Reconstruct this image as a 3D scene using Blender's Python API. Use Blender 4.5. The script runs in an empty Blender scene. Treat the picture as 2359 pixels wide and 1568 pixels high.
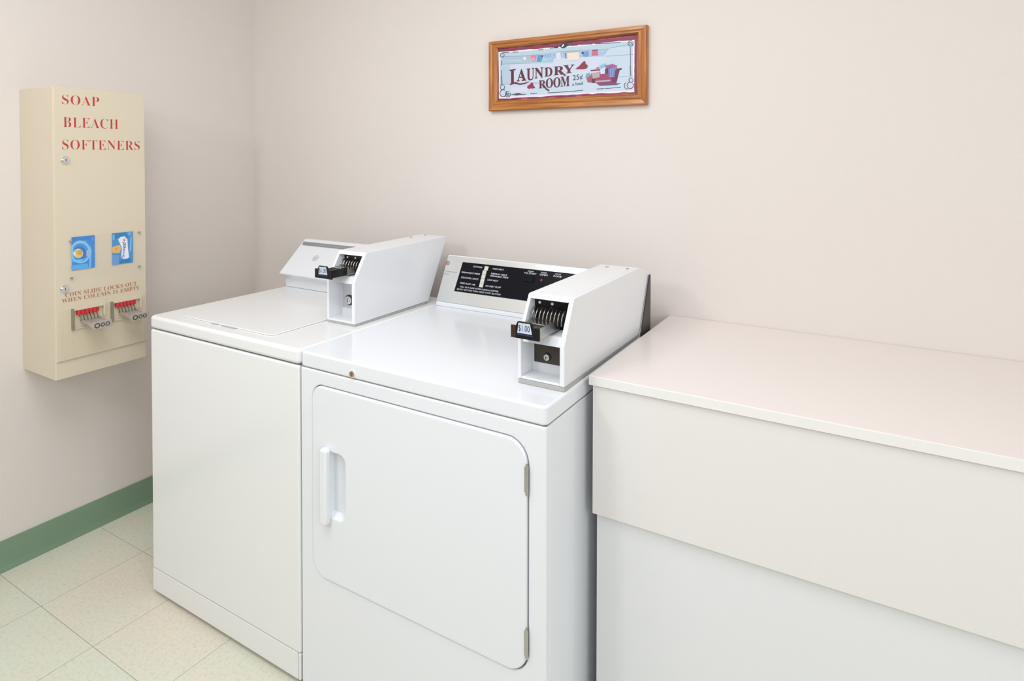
import bpy, bmesh, math, random
from mathutils import Vector, Matrix
from mathutils.geometry import tessellate_polygon

random.seed(4)
sc = bpy.context.scene
COL = sc.collection
W, H = 2359, 1568
PI = math.pi

# ------------------------------------------------------------------ camera
FOC, PPY = 1439.446, 387.4757
YAW, PIT, ROL = math.radians(30.6871), math.radians(-1.0936), math.radians(.0729)
CP = Vector((2.4838, -1.865, 1.3683))
fwd = Vector((-math.sin(YAW) * math.cos(PIT), math.cos(YAW) * math.cos(PIT), math.sin(PIT)))
rt = Vector((math.cos(YAW), math.sin(YAW), 0))
up = rt.cross(fwd)
RT = rt * math.cos(ROL) + up * math.sin(ROL)
UP = up * math.cos(ROL) - rt * math.sin(ROL)
cd = bpy.data.cameras.new('camera')
cam = bpy.data.objects.new('camera', cd)
COL.objects.link(cam)
m3 = Matrix((RT, UP, -fwd)).transposed()
cam.matrix_world = Matrix.Translation(CP) @ m3.to_4x4()
cd.sensor_width = 36
cd.sensor_fit = 'HORIZONTAL'
cd.lens = FOC * 36 / W
cd.shift_y = (PPY - H / 2) / W
cd.clip_start = .02
sc.camera = cam


def at(u, v, n, d):
    """point on the plane n.p = d that lies behind photo pixel (u, v): used to read off where flat artwork sits on its sheet"""
    D = fwd + RT * ((u - W / 2) / FOC) + UP * ((PPY - v) / FOC)
    n = Vector(n)
    return CP + D * ((d - CP.dot(n)) / D.dot(n))


# ------------------------------------------------------------------ materials
def lin(c):
    c = c.lstrip('#')
    v = [int(c[i:i + 2], 16) / 255 for i in (0, 2, 4)]
    return tuple((x / 12.92 if x <= .04045 else ((x + .055) / 1.055) ** 2.4) for x in v) + (1,)


def mat(name, col, rough=.5, metal=0., spec=.5, bump=None, coat=0., noise=None):
    m = bpy.data.materials.new(name)
    m.use_nodes = True
    nt = m.node_tree
    b = nt.nodes['Principled BSDF']
    c = lin(col) if isinstance(col, str) else tuple(col) + (1,)
    b.inputs['Base Color'].default_value = c
    b.inputs['Roughness'].default_value = rough
    b.inputs['Metallic'].default_value = metal
    b.inputs['Specular IOR Level'].default_value = spec
    b.inputs['Coat Weight'].default_value = coat
    b.inputs['Coat Roughness'].default_value = .08
    tc = nt.nodes.new('ShaderNodeTexCoord')
    if noise:            # (scale, amount): faint mottling of the paint itself
        n = nt.nodes.new('ShaderNodeTexNoise')
        n.inputs['Scale'].default_value = noise[0]
        n.inputs['Detail'].default_value = 4
        nt.links.new(tc.outputs['Object'], n.inputs['Vector'])
        mx = nt.nodes.new('ShaderNodeMix')
        mx.data_type = 'RGBA'
        mx.inputs['A'].default_value = tuple(x * (1 - noise[1]) for x in c[:3]) + (1,)
        mx.inputs['B'].default_value = tuple(min(1, x * (1 + noise[1])) for x in c[:3]) + (1,)
        nt.links.new(n.outputs['Fac'], mx.inputs['Factor'])
        nt.links.new(mx.outputs['Result'], b.inputs['Base Color'])
    if bump:             # (scale, strength, distance)
        n = nt.nodes.new('ShaderNodeTexNoise')
        n.inputs['Scale'].default_value = bump[0]
        n.inputs['Detail'].default_value = 3
        nt.links.new(tc.outputs['Object'], n.inputs['Vector'])
        bp = nt.nodes.new('ShaderNodeBump')
        bp.inputs['Strength'].default_value = bump[1]
        bp.inputs['Distance'].default_value = bump[2]
        nt.links.new(n.outputs['Fac'], bp.inputs['Height'])
        nt.links.new(bp.outputs['Normal'], b.inputs['Normal'])
    return m


def wood(name, axis):
    m = bpy.data.materials.new(name)
    m.use_nodes = True
    nt = m.node_tree
    b = nt.nodes['Principled BSDF']
    tc = nt.nodes.new('ShaderNodeTexCoord')
    mp = nt.nodes.new('ShaderNodeMapping')
    mp.inputs['Scale'].default_value = (4, 40, 90) if axis == 'x' else (90, 40, 4)
    n = nt.nodes.new('ShaderNodeTexNoise')
    n.inputs['Scale'].default_value = 1.6
    n.inputs['Detail'].default_value = 6
    n.inputs['Distortion'].default_value = .6
    r = nt.nodes.new('ShaderNodeValToRGB')
    r.color_ramp.elements[0].position = .3
    r.color_ramp.elements[0].color = lin('#8a4a14')
    r.color_ramp.elements[1].position = .72
    r.color_ramp.elements[1].color = lin('#c98743')
    e = r.color_ramp.elements.new(.5)
    e.color = lin('#b06a28')
    nt.links.new(tc.outputs['Object'], mp.inputs['Vector'])
    nt.links.new(mp.outputs['Vector'], n.inputs['Vector'])
    nt.links.new(n.outputs['Fac'], r.inputs['Fac'])
    nt.links.new(r.outputs['Color'], b.inputs['Base Color'])
    b.inputs['Roughness'].default_value = .32
    b.inputs['Coat Weight'].default_value = .15
    return m


def tile_material():
    m = bpy.data.materials.new('vinyl_tile')
    m.use_nodes = True
    nt = m.node_tree
    L = nt.links
    b = nt.nodes['Principled BSDF']
    tc = nt.nodes.new('ShaderNodeTexCoord')
    mp = nt.nodes.new('ShaderNodeMapping')
    T = .3048
    mp.inputs['Scale'].default_value = (1 / T, 1 / T, 1)
    mp.inputs['Location'].default_value = (-.298 / T + 20, .984 / T + 20, 0)
    L.new(tc.outputs['Object'], mp.inputs['Vector'])
    sp = nt.nodes.new('ShaderNodeSeparateXYZ')
    L.new(mp.outputs['Vector'], sp.inputs['Vector'])

    def M(op, a, bb=None):
        n = nt.nodes.new('ShaderNodeMath')
        n.operation = op
        for i, v in enumerate((a, bb)):
            if v is None:
                continue
            if isinstance(v, (int, float)):
                n.inputs[i].default_value = v
            else:
                L.new(v, n.inputs[i])
        return n.outputs[0]
    edges = []
    for ax in ('X', 'Y'):
        f = M('FRACT', sp.outputs[ax])
        e = M('MINIMUM', f, M('SUBTRACT', 1., f))
        edges.append(e)
    e = M('MINIMUM', edges[0], edges[1])
    joint = M('LESS_THAN', e, .0028)
    # one shade per tile
    cb = nt.nodes.new('ShaderNodeCombineXYZ')
    L.new(M('FLOOR', sp.outputs['X']), cb.inputs['X'])
    L.new(M('FLOOR', sp.outputs['Y']), cb.inputs['Y'])
    wn = nt.nodes.new('ShaderNodeTexWhiteNoise')
    wn.noise_dimensions = '3D'
    L.new(cb.outputs['Vector'], wn.inputs['Vector'])
    big = nt.nodes.new('ShaderNodeTexNoise')
    big.inputs['Scale'].default_value = 3.2
    big.inputs['Detail'].default_value = 3
    L.new(tc.outputs['Object'], big.inputs['Vector'])
    hue = M('ADD', M('MULTIPLY', wn.outputs['Value'], .14), M('MULTIPLY', big.outputs['Fac'], .96))
    r1 = nt.nodes.new('ShaderNodeValToRGB')
    r1.color_ramp.elements[0].position = .38
    r1.color_ramp.elements[0].color = lin(FLOOR_A)
    r1.color_ramp.elements[1].position = .75
    r1.color_ramp.elements[1].color = lin(FLOOR_B)
    L.new(hue, r1.inputs['Fac'])
    sm = nt.nodes.new('ShaderNodeTexNoise')
    sm.inputs['Scale'].default_value = 95
    sm.inputs['Detail'].default_value = 5
    sm.inputs['Roughness'].default_value = .65
    L.new(tc.outputs['Object'], sm.inputs['Vector'])
    r2 = nt.nodes.new('ShaderNodeValToRGB')
    r2.color_ramp.elements[0].position = .34
    r2.color_ramp.elements[0].color = (.87, .885, .87, 1)
    r2.color_ramp.elements[1].position = .52
    r2.color_ramp.elements[1].color = (1, 1, 1, 1)
    L.new(sm.outputs['Fac'], r2.inputs['Fac'])
    mul = nt.nodes.new('ShaderNodeMix')
    mul.data_type = 'RGBA'
    mul.blend_type = 'MULTIPLY'
    mul.inputs['Factor'].default_value = 1
    L.new(r1.outputs['Color'], mul.inputs['A'])
    L.new(r2.outputs['Color'], mul.inputs['B'])
    mx = nt.nodes.new('ShaderNodeMix')
    mx.data_type = 'RGBA'
    L.new(mul.outputs['Result'], mx.inputs['A'])
    mx.inputs['B'].default_value = lin('#9d9d8b')
    L.new(joint, mx.inputs['Factor'])
    L.new(mx.outputs['Result'], b.inputs['Base Color'])
    b.inputs['Roughness'].default_value = .42
    return m


FLOOR_A, FLOOR_B = '#dbdfcd', '#e4dac9'
MT = dict(
    wall=mat('wall_paint', '#e5dcd6', .62, spec=.3, bump=(240, .12, .002), noise=(1.6, .012)),
    ceil=mat('ceiling_paint', '#f2f2f0', .8),
    floor=tile_material(),
    base=mat('green_vinyl', '#7c967d', .38, noise=(9, .05)),
    enamel=mat('washer_enamel', '#efefef', .26, coat=.3, noise=(3, .006)),
    enamel2=mat('dryer_enamel', '#eceef3', .24, coat=.3, noise=(3, .006)),
    dark=mat('dark_gap_and_reflection', '#3c3a37', .8),
    black=mat('black_plastic', '#0c0c0e', .32, spec=.35),
    endcap=mat('charcoal_plastic', '#403e3f', .5, noise=(30, .08)),
    panel=mat('black_glass_panel', '#090a14', .2, spec=.18),
    silver=mat('brushed_fascia', '#dcdcda', .26, metal=.75, noise=(60, .02)),
    steel=mat('steel', '#b9b9b6', .28, metal=1.),
    chrome=mat('chrome', '#dcdcdc', .12, metal=1.),
    plate=mat('dark_lock_plate', '#4a4541', .3, metal=.7),
    brass=mat('aged_nickel', '#b59c7c', .3, metal=.8),
    meter=mat('white_powder_coat', '#edeef1', .3, coat=.2, noise=(4, .005)),
    meterbase=mat('grey_base_plate', '#b6b4b0', .45),
    brown=mat('brown_reflection', '#3b2013', .35),  # painted reflection for the end of a black slide front
    label=mat('label_paper', '#c9d3e6', .4),
    ink=mat('black_ink', '#14161c', .5),
    navy=mat('navy_ink', '#1d2c58', .5),
    white=mat('white_ink', '#e6e6ee', .5),
    greyink=mat('grey_ink', '#9a979c', .5),
    blueink=mat('pale_blue_ink', '#b4bad2', .5),
    redink=mat('red_ink', '#c2352a', .5),
    darkred=mat('dark_red_ink', '#a0414a', .5),
    orangeink=mat('brick_ink', '#b5714f', .5),
    led=mat('red_lens', '#6a2a38', .3),
    strip=mat('grey_console_strip', '#8f8d90', .5),
    striptxt=mat('pale_grey_ink', '#b8b8b8', .5),
    cream=mat('cream_cabinet', '#ddd0ba', .42, noise=(5, .01)),
    cream2=mat('cream_plate', '#dacdb4', .42),
    finger=mat('worn_steel', '#96928b', .22, metal=1.),
    zinc=mat('zinc_plate', '#cfc8c2', .38, metal=.55),
    bar=mat('dull_grey_steel', '#958c80', .5, metal=.3),
    red=mat('red_plastic', '#d0343c', .3),
    ivory=mat('ivory_plastic', '#d4d1c6', .4),
    ctop=mat('worktop_laminate', '#eee4df', .28, noise=(2.2, .012)),
    cedge=mat('worktop_edge', '#efece9', .4, noise=(14, .03)),
    capron=mat('apron_laminate', '#e9e5e2', .35, noise=(2, .008)),
    clow=mat('panel_laminate', '#e8e8ea', .35, noise=(2, .008)),
    woodx=wood('oak_along', 'x'), woodz=wood('oak_up', 'z'),
)
# clear acrylic sheet: mostly see-through with a faint gloss
ac = bpy.data.materials.new('clear_acrylic')
ac.use_nodes = True
nt = ac.node_tree
for n in list(nt.nodes):
    if n.type != 'OUTPUT_MATERIAL':
        nt.nodes.remove(n)
tr = nt.nodes.new('ShaderNodeBsdfTransparent')
tr.inputs['Color'].default_value = (1, 1, 1, 1)
gl = nt.nodes.new('ShaderNodeBsdfGlossy')
gl.inputs['Roughness'].default_value = .12
ms = nt.nodes.new('ShaderNodeMixShader')
ms.inputs[0].default_value = .02
nt.links.new(tr.outputs[0], ms.inputs[1])
nt.links.new(gl.outputs[0], ms.inputs[2])
nt.links.new(ms.outputs[0], [n for n in nt.nodes if n.type == 'OUTPUT_MATERIAL'][0].inputs['Surface'])
MT['acrylic'] = ac

# ------------------------------------------------------------------ mesh helpers
ORG = Vector((0, 0, 0))


def thing(name, label, cat, loc, group=None):
    global ORG
    o = bpy.data.objects.new(name, None)
    o.empty_display_size = .05
    COL.objects.link(o)
    o.location = loc
    o['label'] = label
    o['category'] = cat
    if group:
        o['group'] = group
    ORG = Vector(loc)
    return o


def obj(name, bm, mats, parent=None, bevel=0., seg=3, label=None, smooth=True, weighted=False):
    bmesh.ops.recalc_face_normals(bm, faces=bm.faces)
    if parent is not None:
        bmesh.ops.translate(bm, verts=bm.verts, vec=-ORG)
    me = bpy.data.meshes.new(name)
    bm.to_mesh(me)
    bm.free()
    if not isinstance(mats, (list, tuple)):
        mats = [mats]
    for m in mats:
        me.materials.append(MT[m] if isinstance(m, str) else m)
    o = bpy.data.objects.new(name, me)
    COL.objects.link(o)
    if parent is not None:
        o.parent = parent
    if smooth:
        for p in me.polygons:
            p.use_smooth = True
        me.set_sharp_from_angle(angle=math.radians(38))
    if bevel:
        b = o.modifiers.new('bevel', 'BEVEL')
        b.width = bevel
        b.segments = seg
        b.limit_method = 'ANGLE'
        b.angle_limit = math.radians(32)
        b.harden_normals = True
    if weighted:
        wn_ = o.modifiers.new('weighted_normals', 'WEIGHTED_NORMAL')
        wn_.keep_sharp = True
        wn_.weight = 100
    if label:
        o['label'] = label
    return o


def struct(name, bm, m, label=None, **k):
    o = obj(name, bm, m, None, **k)
    o['kind'] = 'structure'
    if label:
        o['label'] = label
    return o


def B(*boxes):
    bm = bmesh.new()
    for b in boxes:
        box(bm, *b)
    return bm


def box(bm, x0, x1, y0, y1, z0, z1, mi=0):
    v = [bm.verts.new((x, y, z)) for x in (x0, x1) for y in (y0, y1) for z in (z0, z1)]
    for q in ((0, 1, 3, 2), (4, 6, 7, 5), (0, 4, 5, 1), (2, 3, 7, 6), (0, 2, 6, 4), (1, 5, 7, 3)):
        bm.faces.new([v[i] for i in q]).material_index = mi


def p3(axis, a, p):
    return (a, p[0], p[1]) if axis == 'x' else ((p[0], a, p[1]) if axis == 'y' else (p[0], p[1], a))


def prism(bm, pts, axis, a0, a1, mi=0, holes=()):
    loops = [pts] + list(holes)
    tris = tessellate_polygon([[Vector((p[0], p[1], 0)) for p in l] for l in loops]) if holes else None
    both = []
    for a in (a0, a1):
        both.append([[bm.verts.new(p3(axis, a, p)) for p in l] for l in loops])
    for s in both:
        if tris:
            flat = [v for l in s for v in l]
            for t in tris:
                try:
                    bm.faces.new([flat[i] for i in t]).material_index = mi
                except ValueError:
                    pass
        else:
            bm.faces.new(s[0]).material_index = mi
    for l0, l1 in zip(*both):
        n = len(l0)
        for i in range(n):
            j = (i + 1) % n
            bm.faces.new((l0[i], l0[j], l1[j], l1[i])).material_index = mi


def rrect(x0, x1, z0, z1, r, n=8):
    if not isinstance(r, (tuple, list)):
        r = (r,) * 4
    out = []
    for (cx, cz, a0), rr in zip(((x1, z1, 0), (x0, z1, 90), (x0, z0, 180), (x1, z0, 270)), r):
        sx = -1 if cx == x1 else 1
        sz = -1 if cz == z1 else 1
        for k in range(n + 1):
            a = math.radians(a0 + 90 * k / n)
            out.append((cx + sx * rr + rr * math.cos(a), cz + sz * rr + rr * math.sin(a)))
    return out


def cyl(bm, c, axis, r, h, n=24, mi=0, r2=None):
    """cylinder whose base centre is c and which runs h along +axis (h may be negative)"""
    q = {'x': (1, 0, 0), 'y': (0, 1, 0), 'z': (0, 0, 1)}[axis] if isinstance(axis, str) else axis
    q = Vector(q).normalized()
    t = q.orthogonal().normalized()
    s = q.cross(t)
    c = Vector(c)
    r2 = r if r2 is None else r2
    a = [bm.verts.new(c + (t * math.cos(2 * PI * i / n) + s * math.sin(2 * PI * i / n)) * r) for i in range(n)]
    b = [bm.verts.new(c + q * h + (t * math.cos(2 * PI * i / n) + s * math.sin(2 * PI * i / n)) * r2) for i in range(n)]
    for l in (a, b):
        bm.faces.new(l).material_index = mi
    for i in range(n):
        j = (i + 1) % n
        bm.faces.new((a[i], a[j], b[j], b[i])).material_index = mi


def tube(bm, pts, r, n=8, mi=0, closed=False):
    pts = [Vector(p) for p in pts]
    rings = []
    m = len(pts)
    for i, p in enumerate(pts):
        d = (pts[(i + 1) % m] - pts[i - 1]) if closed else (pts[min(i + 1, m - 1)] - pts[max(i - 1, 0)])
        d.normalize()
        ref = Vector((1, 0, 0)) if abs(d.x) < .9 else Vector((0, 0, 1))
        t = d.cross(ref).normalized()
        s = d.cross(t)
        rings.append([bm.verts.new(p + (t * math.cos(2 * PI * k / n) + s * math.sin(2 * PI * k / n)) * r) for k in range(n)])
    for i in range(m if closed else m - 1):
        a, b = rings[i], rings[(i + 1) % m]
        for k in range(n):
            l = (k + 1) % n
            bm.faces.new((a[k], a[l], b[l], b[k])).material_index = mi
    if not closed:
        bm.faces.new(rings[0]).material_index = mi
        bm.faces.new(rings[-1]).material_index = mi


def plate_hole(bm, outer, hole, yf, yb, r, ro=None, n=4):
    """plate facing -y with a rolled edge round its opening (and round its outline when ro is given);
    outer / hole are rrect argument tuples"""
    def loop(a, grow, y):
        x0, x1, z0, z1, rad = a
        rad = tuple(max(.0005, q + grow) for q in (rad if isinstance(rad, tuple) else (rad,) * 4))
        return [bm.verts.new((p[0], y, p[1])) for p in rrect(x0 - grow, x1 + grow, z0 - grow, z1 + grow, rad, 10)]

    def band(a, b):
        for i in range(len(a)):
            j = (i + 1) % len(a)
            bm.faces.new((a[i], a[j], b[j], b[i]))

    def rolled(a, sgn, rr):
        ls = []
        for k in range(n + 1):
            t = PI / 2 * k / n
            ls.append(loop(a, sgn * rr * (1 - math.sin(t)), yf + rr * (1 - math.cos(t))))
        ls.append(loop(a, 0, yb))
        for p, q in zip(ls[:-1], ls[1:]):
            band(p, q)
        return ls
    h = rolled(hole, 1, r)
    o = rolled(outer, -1, ro or .0004)
    for a, b in ((o[0], h[0]), (o[-1], h[-1])):
        tris = tessellate_polygon([[Vector((v.co.x, v.co.z, 0)) for v in a], [Vector((v.co.x, v.co.z, 0)) for v in b]])
        fl = a + b
        for t in tris:
            bm.faces.new([fl[i] for i in t])


def serif(s):
    """bold roman letters of the built-in font"""
    return ''.join(chr(0x1D400 + ord(c) - 65) if 'A' <= c <= 'Z' else (chr(0x1D41A + ord(c) - 97) if 'a' <= c <= 'z' else (chr(0x1D7CE + ord(c) - 48) if '0' <= c <= '9' else c)) for c in s)


_txt = {}


def glyphs(s, offset=0., spacing=1.):
    key = (s, offset, spacing)
    if key not in _txt:
        c = bpy.data.curves.new('lettering', 'FONT')
        c.body = s
        c.resolution_u = 4
        c.offset = offset
        c.space_character = spacing
        o = bpy.data.objects.new('lettering', c)
        COL.objects.link(o)
        dg = bpy.context.evaluated_depsgraph_get()
        me = bpy.data.meshes.new_from_object(o.evaluated_get(dg))
        vs = [(v.co.x, v.co.y) for v in me.vertices]
        fs = [tuple(p.vertices) for p in me.polygons]
        bpy.data.objects.remove(o)
        bpy.data.curves.remove(c)
        bpy.data.meshes.remove(me)
        xs = [v[0] for v in vs]
        ys = [v[1] for v in vs]
        x0, x1, y0, y1 = min(xs), max(xs), min(ys), max(ys)
        _txt[key] = ([((x - x0) / (x1 - x0), (y - y0) / (y1 - y0)) for x, y in vs], fs)
    return _txt[key]


def text(bm, s, p0, ux, uy, mi=0, offset=0., spacing=1.):
    """flat printed lettering filling the parallelogram p0, p0+ux, p0+uy"""
    vs, fs = glyphs(s, offset, spacing)
    p0, ux, uy = Vector(p0), Vector(ux), Vector(uy)
    nv = [bm.verts.new(p0 + ux * a + uy * b) for a, b in vs]
    for f in fs:
        try:
            bm.faces.new([nv[i] for i in f]).material_index = mi
        except ValueError:
            pass


def poly(bm, pts, mi=0):
    f = bm.faces.new([bm.verts.new(p) for p in pts])
    f.material_index = mi
    return f


# ------------------------------------------------------------------ the room
RX, RY, RZ = 5.2, -4.3, 2.44
struct('floor', B((-.1, RX + .1, RY - .1, .1, -.1, 0)), 'floor', 'pale green speckled vinyl tile floor')
struct('ceiling', B((-.1, RX + .1, RY - .1, .1, RZ, RZ + .1)), 'ceil', 'plain white ceiling')
struct('wall_left', B((-.1, 0, RY - .1, .1, 0, RZ)), 'wall', 'off-white painted wall behind the dispenser')
struct('wall_back', B((0, RX, 0, .1, 0, RZ)), 'wall', 'off-white painted wall with the framed sign')
struct('wall_right', B((RX, RX + .1, RY - .1, .1, 0, RZ)), 'ceil', 'off-white painted wall')
struct('wall_front', B((0, RX, RY - .1, RY, 0, RZ)), 'ceil', 'off-white painted wall behind the camera')
bm = bmesh.new()
prof = [(0, 0), (.016, 0), (.0155, .004), (.010, .012), (.0075, .022), (.0065, .094), (.005, .099), (0, .0995)]
prism(bm, prof, 'y', RY, -.001)
struct('baseboard_left', bm, 'base', 'green vinyl cove baseboard along the left wall')

# ------------------------------------------------------------------ washing machine
YF = -.778
ZT = .8737
wm = thing('washing_machine', 'white top-loading washing machine at the left, plain front, beside the dryer', 'washing machine', (.868, -.45, 0))
wx0, wx1, wtx0, wtx1, WB = .5345, 1.2055, .5285, 1.2085, -.115
bm = bmesh.new()
box(bm, wx0, wx1, YF + .012, WB, .012, .8318)
obj('cabinet', bm, 'enamel', wm, bevel=.006)
bm = B((wx0, wx1, YF, YF + .0115, .0835, .8318))
obj('front_panel', bm, 'enamel', wm, bevel=.008, seg=4)
for xa, xb in ((wx0, wx0 + .0075), (wx1 - .0095, wx1)):
    obj('corner_trim', B((xa, xb, YF + .0005, YF + .0115, .0135, .0825)), 'enamel', wm, bevel=.003)
bm = B((wx0 + .009, wx1 - .011, YF + .0008, YF + .0115, .0135, .0825))
obj('kick_panel', bm, 'enamel', wm, bevel=.0015)
for fx in (wx0 + .05, wx1 - .05):
    for fy in (YF + .06, WB - .06):
        bm = bmesh.new()
        cyl(bm, (fx, fy, 0), 'z', .022, .0125)
        obj('leveling_foot', bm, 'black', wm)
bm = bmesh.new()
box(bm, wx0 + .006, wx1 - .006, YF + .008, WB, .8318, .8345)
obj('seam_gasket', bm, 'strip', wm, label='dark seam under the lid top')
# top with rounded front, seen as one pressed cover
bm = bmesh.new()
prism(bm, rrect(wtx0, wtx1, YF - .001, WB, (.01, .01, .016, .016), 5), 'z', .8345, ZT)
obj('top', bm, 'enamel', wm, bevel=.010, seg=4)
bm = bmesh.new()
lid = rrect(.612, 1.048, -.735, -.315, (.02, .02, .02, .02), 6)
prism(bm, lid, 'z', ZT + .0002, ZT + .0038)
ld = obj('lid', bm, 'enamel', wm, bevel=.0034, seg=3)
bm = bmesh.new()
prism(bm, rrect(.785, .812, -.7405, -.7362, .0018, 3), 'z', ZT + .0004, ZT + .0026)
prism(bm, rrect(.832, .897, -.7412, -.7362, .0018, 3), 'z', ZT + .0004, ZT + .0026)
obj('lid_grip', bm, 'striptxt', ld, label='small grey finger slots on the front edge of the lid')
# console
cx0, cx1 = .5365, 1.0565
prof = [(-.268, ZT + .0002), (-.272, .905), (-.280, .913), (-.297, .925), (-.2985, .930), (-.179, 1.0415), (-.172, 1.0435), (-.152, 1.0425), (-.14, 1.0), (-.125, ZT + .0002)]
bm = bmesh.new()
prism(bm, prof, 'x', cx0, cx1)
con = obj('console', bm, 'enamel2', wm, bevel=.003, seg=2)
A0, B0 = Vector((0, -.2985, .9300)), Vector((0, -.179, 1.0415))
sv = (B0 - A0)
SL = sv.length
sv.normalize()
nv_ = Vector((0, -sv.z, sv.y))


def wc(x, s, k=0):
    return Vector((x, 0, 0)) + A0 + sv * s + nv_ * (.0007 + .0002 * k)


bm = bmesh.new()
poly(bm, [wc(.548, .1365), wc(.5415, .1535), wc(1.052, .1535), wc(1.052, .1365)])
text(bm, 'Commercial Washer', wc(.62, .142, 1), (.14, 0, 0), sv * .006, 1)
obj('console_strip', bm, ['strip', 'striptxt'], con, smooth=False, label='grey strip along the top of the console')


def ring(bm, c, u, v, r0, r1, mi=0, n=28, sy=1.):
    c, u, v = Vector(c), Vector(u).normalized(), Vector(v).normalized()
    a = [bm.verts.new(c + (u * math.cos(2 * PI * i / n) + v * (sy * math.sin(2 * PI * i / n))) * r0) for i in range(n)]
    b = [bm.verts.new(c + (u * math.cos(2 * PI * i / n) + v * (sy * math.sin(2 * PI * i / n))) * r1) for i in range(n)]
    for i in range(n):
        j = (i + 1) % n
        bm.faces.new((a[i], a[j], b[j], b[i])).material_index = mi


X1 = Vector((1, 0, 0))
bm = bmesh.new()
ring(bm, wc(.665, .084), X1, sv, .0105, .0128)
text(bm, chr(0x1D4D6) + chr(0x1D4D4), wc(.657, .0775), (.016, 0, 0), sv * .0125, 0)
obj('badge', bm, 'blueink', con, smooth=False, label='pale blue round emblem')

# ------------------------------------------------------------------ dryer
dr = thing('clothes_dryer', 'white front-loading clothes dryer with black control panel and square door, between washer and counter', 'dryer', (1.565, -.45, 0))
dx0, dx1, DB = 1.2125, 1.9185, -.125
bm = bmesh.new()
box(bm, dx0, dx1, YF + .014, DB, .012, .8325)
obj('cabinet', bm, 'enamel2', dr, bevel=.004)
bm = bmesh.new()
plate_hole(bm, (dx0, dx1, .0125, .8325, .003), (1.2544, 1.8785, .3135, .7985, (.05, .036, .05, .05)), YF, YF + .0135, .0028, .004)
obj('front_panel', bm, 'enamel2', dr, weighted=True)
for fx in (dx0 + .05, dx1 - .05):
    for fy in (YF + .06, DB - .06):
        bm = bmesh.new()
        cyl(bm, (fx, fy, 0), 'z', .022, .0125)
        obj('leveling_foot', bm, 'black', dr)
bm = B((dx0 + .002, dx1 - .002, YF + .003, DB, .8325, .8342))
obj('seam_gasket', bm, 'strip', dr)
bm = bmesh.new()
prism(bm, rrect(dx0, dx1 + .001, YF - .001, DB, (.006, .006, .012, .012), 5), 'z', .8342, ZT)
obj('top', bm, 'enamel2', dr, bevel=.009, seg=4)
# door: a flush slab with a scooped hand grip
g = .0022
bm = bmesh.new()
plate_hole(bm, (1.2544 + g, 1.8785 - g - .001, .3135 + g, .7985 - g, (.048, .034, .048, .048)), (1.318, 1.372, .478, .640, (.022, .004, .004, .022)), YF - .0035, YF + .0125, .003, .0042)
door = obj('door', bm, 'enamel2', dr, weighted=True)
# scoop behind the grip
bm = bmesh.new()
outer = rrect(1.318, 1.372, .478, .640, (.022, .004, .004, .022), 6)
inner = rrect(1.3185, 1.352, .486, .632, (.012, .003, .003, .012), 6)
va = [bm.verts.new((p[0], YF + .002, p[1])) for p in outer]
vb = [bm.verts.new((p[0], YF + .0132, p[1])) for p in inner]
for i in range(len(va)):
    j = (i + 1) % len(va)
    bm.faces.new((va[i], va[j], vb[j], vb[i]))
bm.faces.new(vb)
obj('grip_recess', bm, 'enamel2', door)
bm = bmesh.new()
prof = rrect(1.3, 1.3245, .4615, .6515, .009, 6)
prism(bm, prof, 'y', YF - .0225, YF - .002)
obj('handle', bm, 'enamel2', door, bevel=.007, seg=4, label='upright white pull handle on the left of the door')
for z0, z1 in ((.690, .749), (.357, .415)):
    bm = bmesh.new()
    cyl(bm, (1.8772, YF - .0042, z0), 'z', .0034, z1 - z0, 14)
    cyl(bm, (1.8772, YF - .0042, z0 - .002), 'z', .0022, .002, 14)
    cyl(bm, (1.8772, YF - .0042, z1), 'z', .0022, .002, 14)
    box(bm, 1.8712, 1.8762, YF - .0048, YF - .0036, z0 + .004, z1 - .004)
    obj('hinge', bm, 'steel', dr, label='steel door hinge')
bm = bmesh.new()
c = Vector((1.3955, YF - .001, .8468))
cyl(bm, c, 'y', .0092, -.0022, 28, 0)
cyl(bm, c + Vector((0, -.002, 0)), 'y', .0068, -.0026, 28, 1)
box(bm, c.x - .0008, c.x + .0008, c.y - .005, c.y - .004, c.z - .004, c.z + .004, 2)
obj('lock', bm, ['meter', 'brass', 'dark'], dr, label='round nickel key lock')
# console wedge
A1, B1 = Vector((0, -.215, .887)), Vector((0, -.146, 1.0325))
s1 = B1 - A1
s1.normalize()
n1 = Vector((0, -s1.z, s1.y))
kx0, kx1 = 1.2125, 1.9155
prof = [(-.2165, ZT + .0002), (-.2165, .884), (-.214, .8865), (-.1475, 1.0300), (-.1435, 1.0325), (-.1405, 1.0305), (-.1405, ZT + .0002)]
bm = bmesh.new()
prism(bm, prof, 'x', kx0, kx1)
dcon = obj('console', bm, 'enamel2', dr, bevel=.0015, seg=2)


def dc(x, s, k=0.):
    return Vector((x, 0, 0)) + A1 + s1 * s + n1 * (.0012 + .0003 * k)


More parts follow.
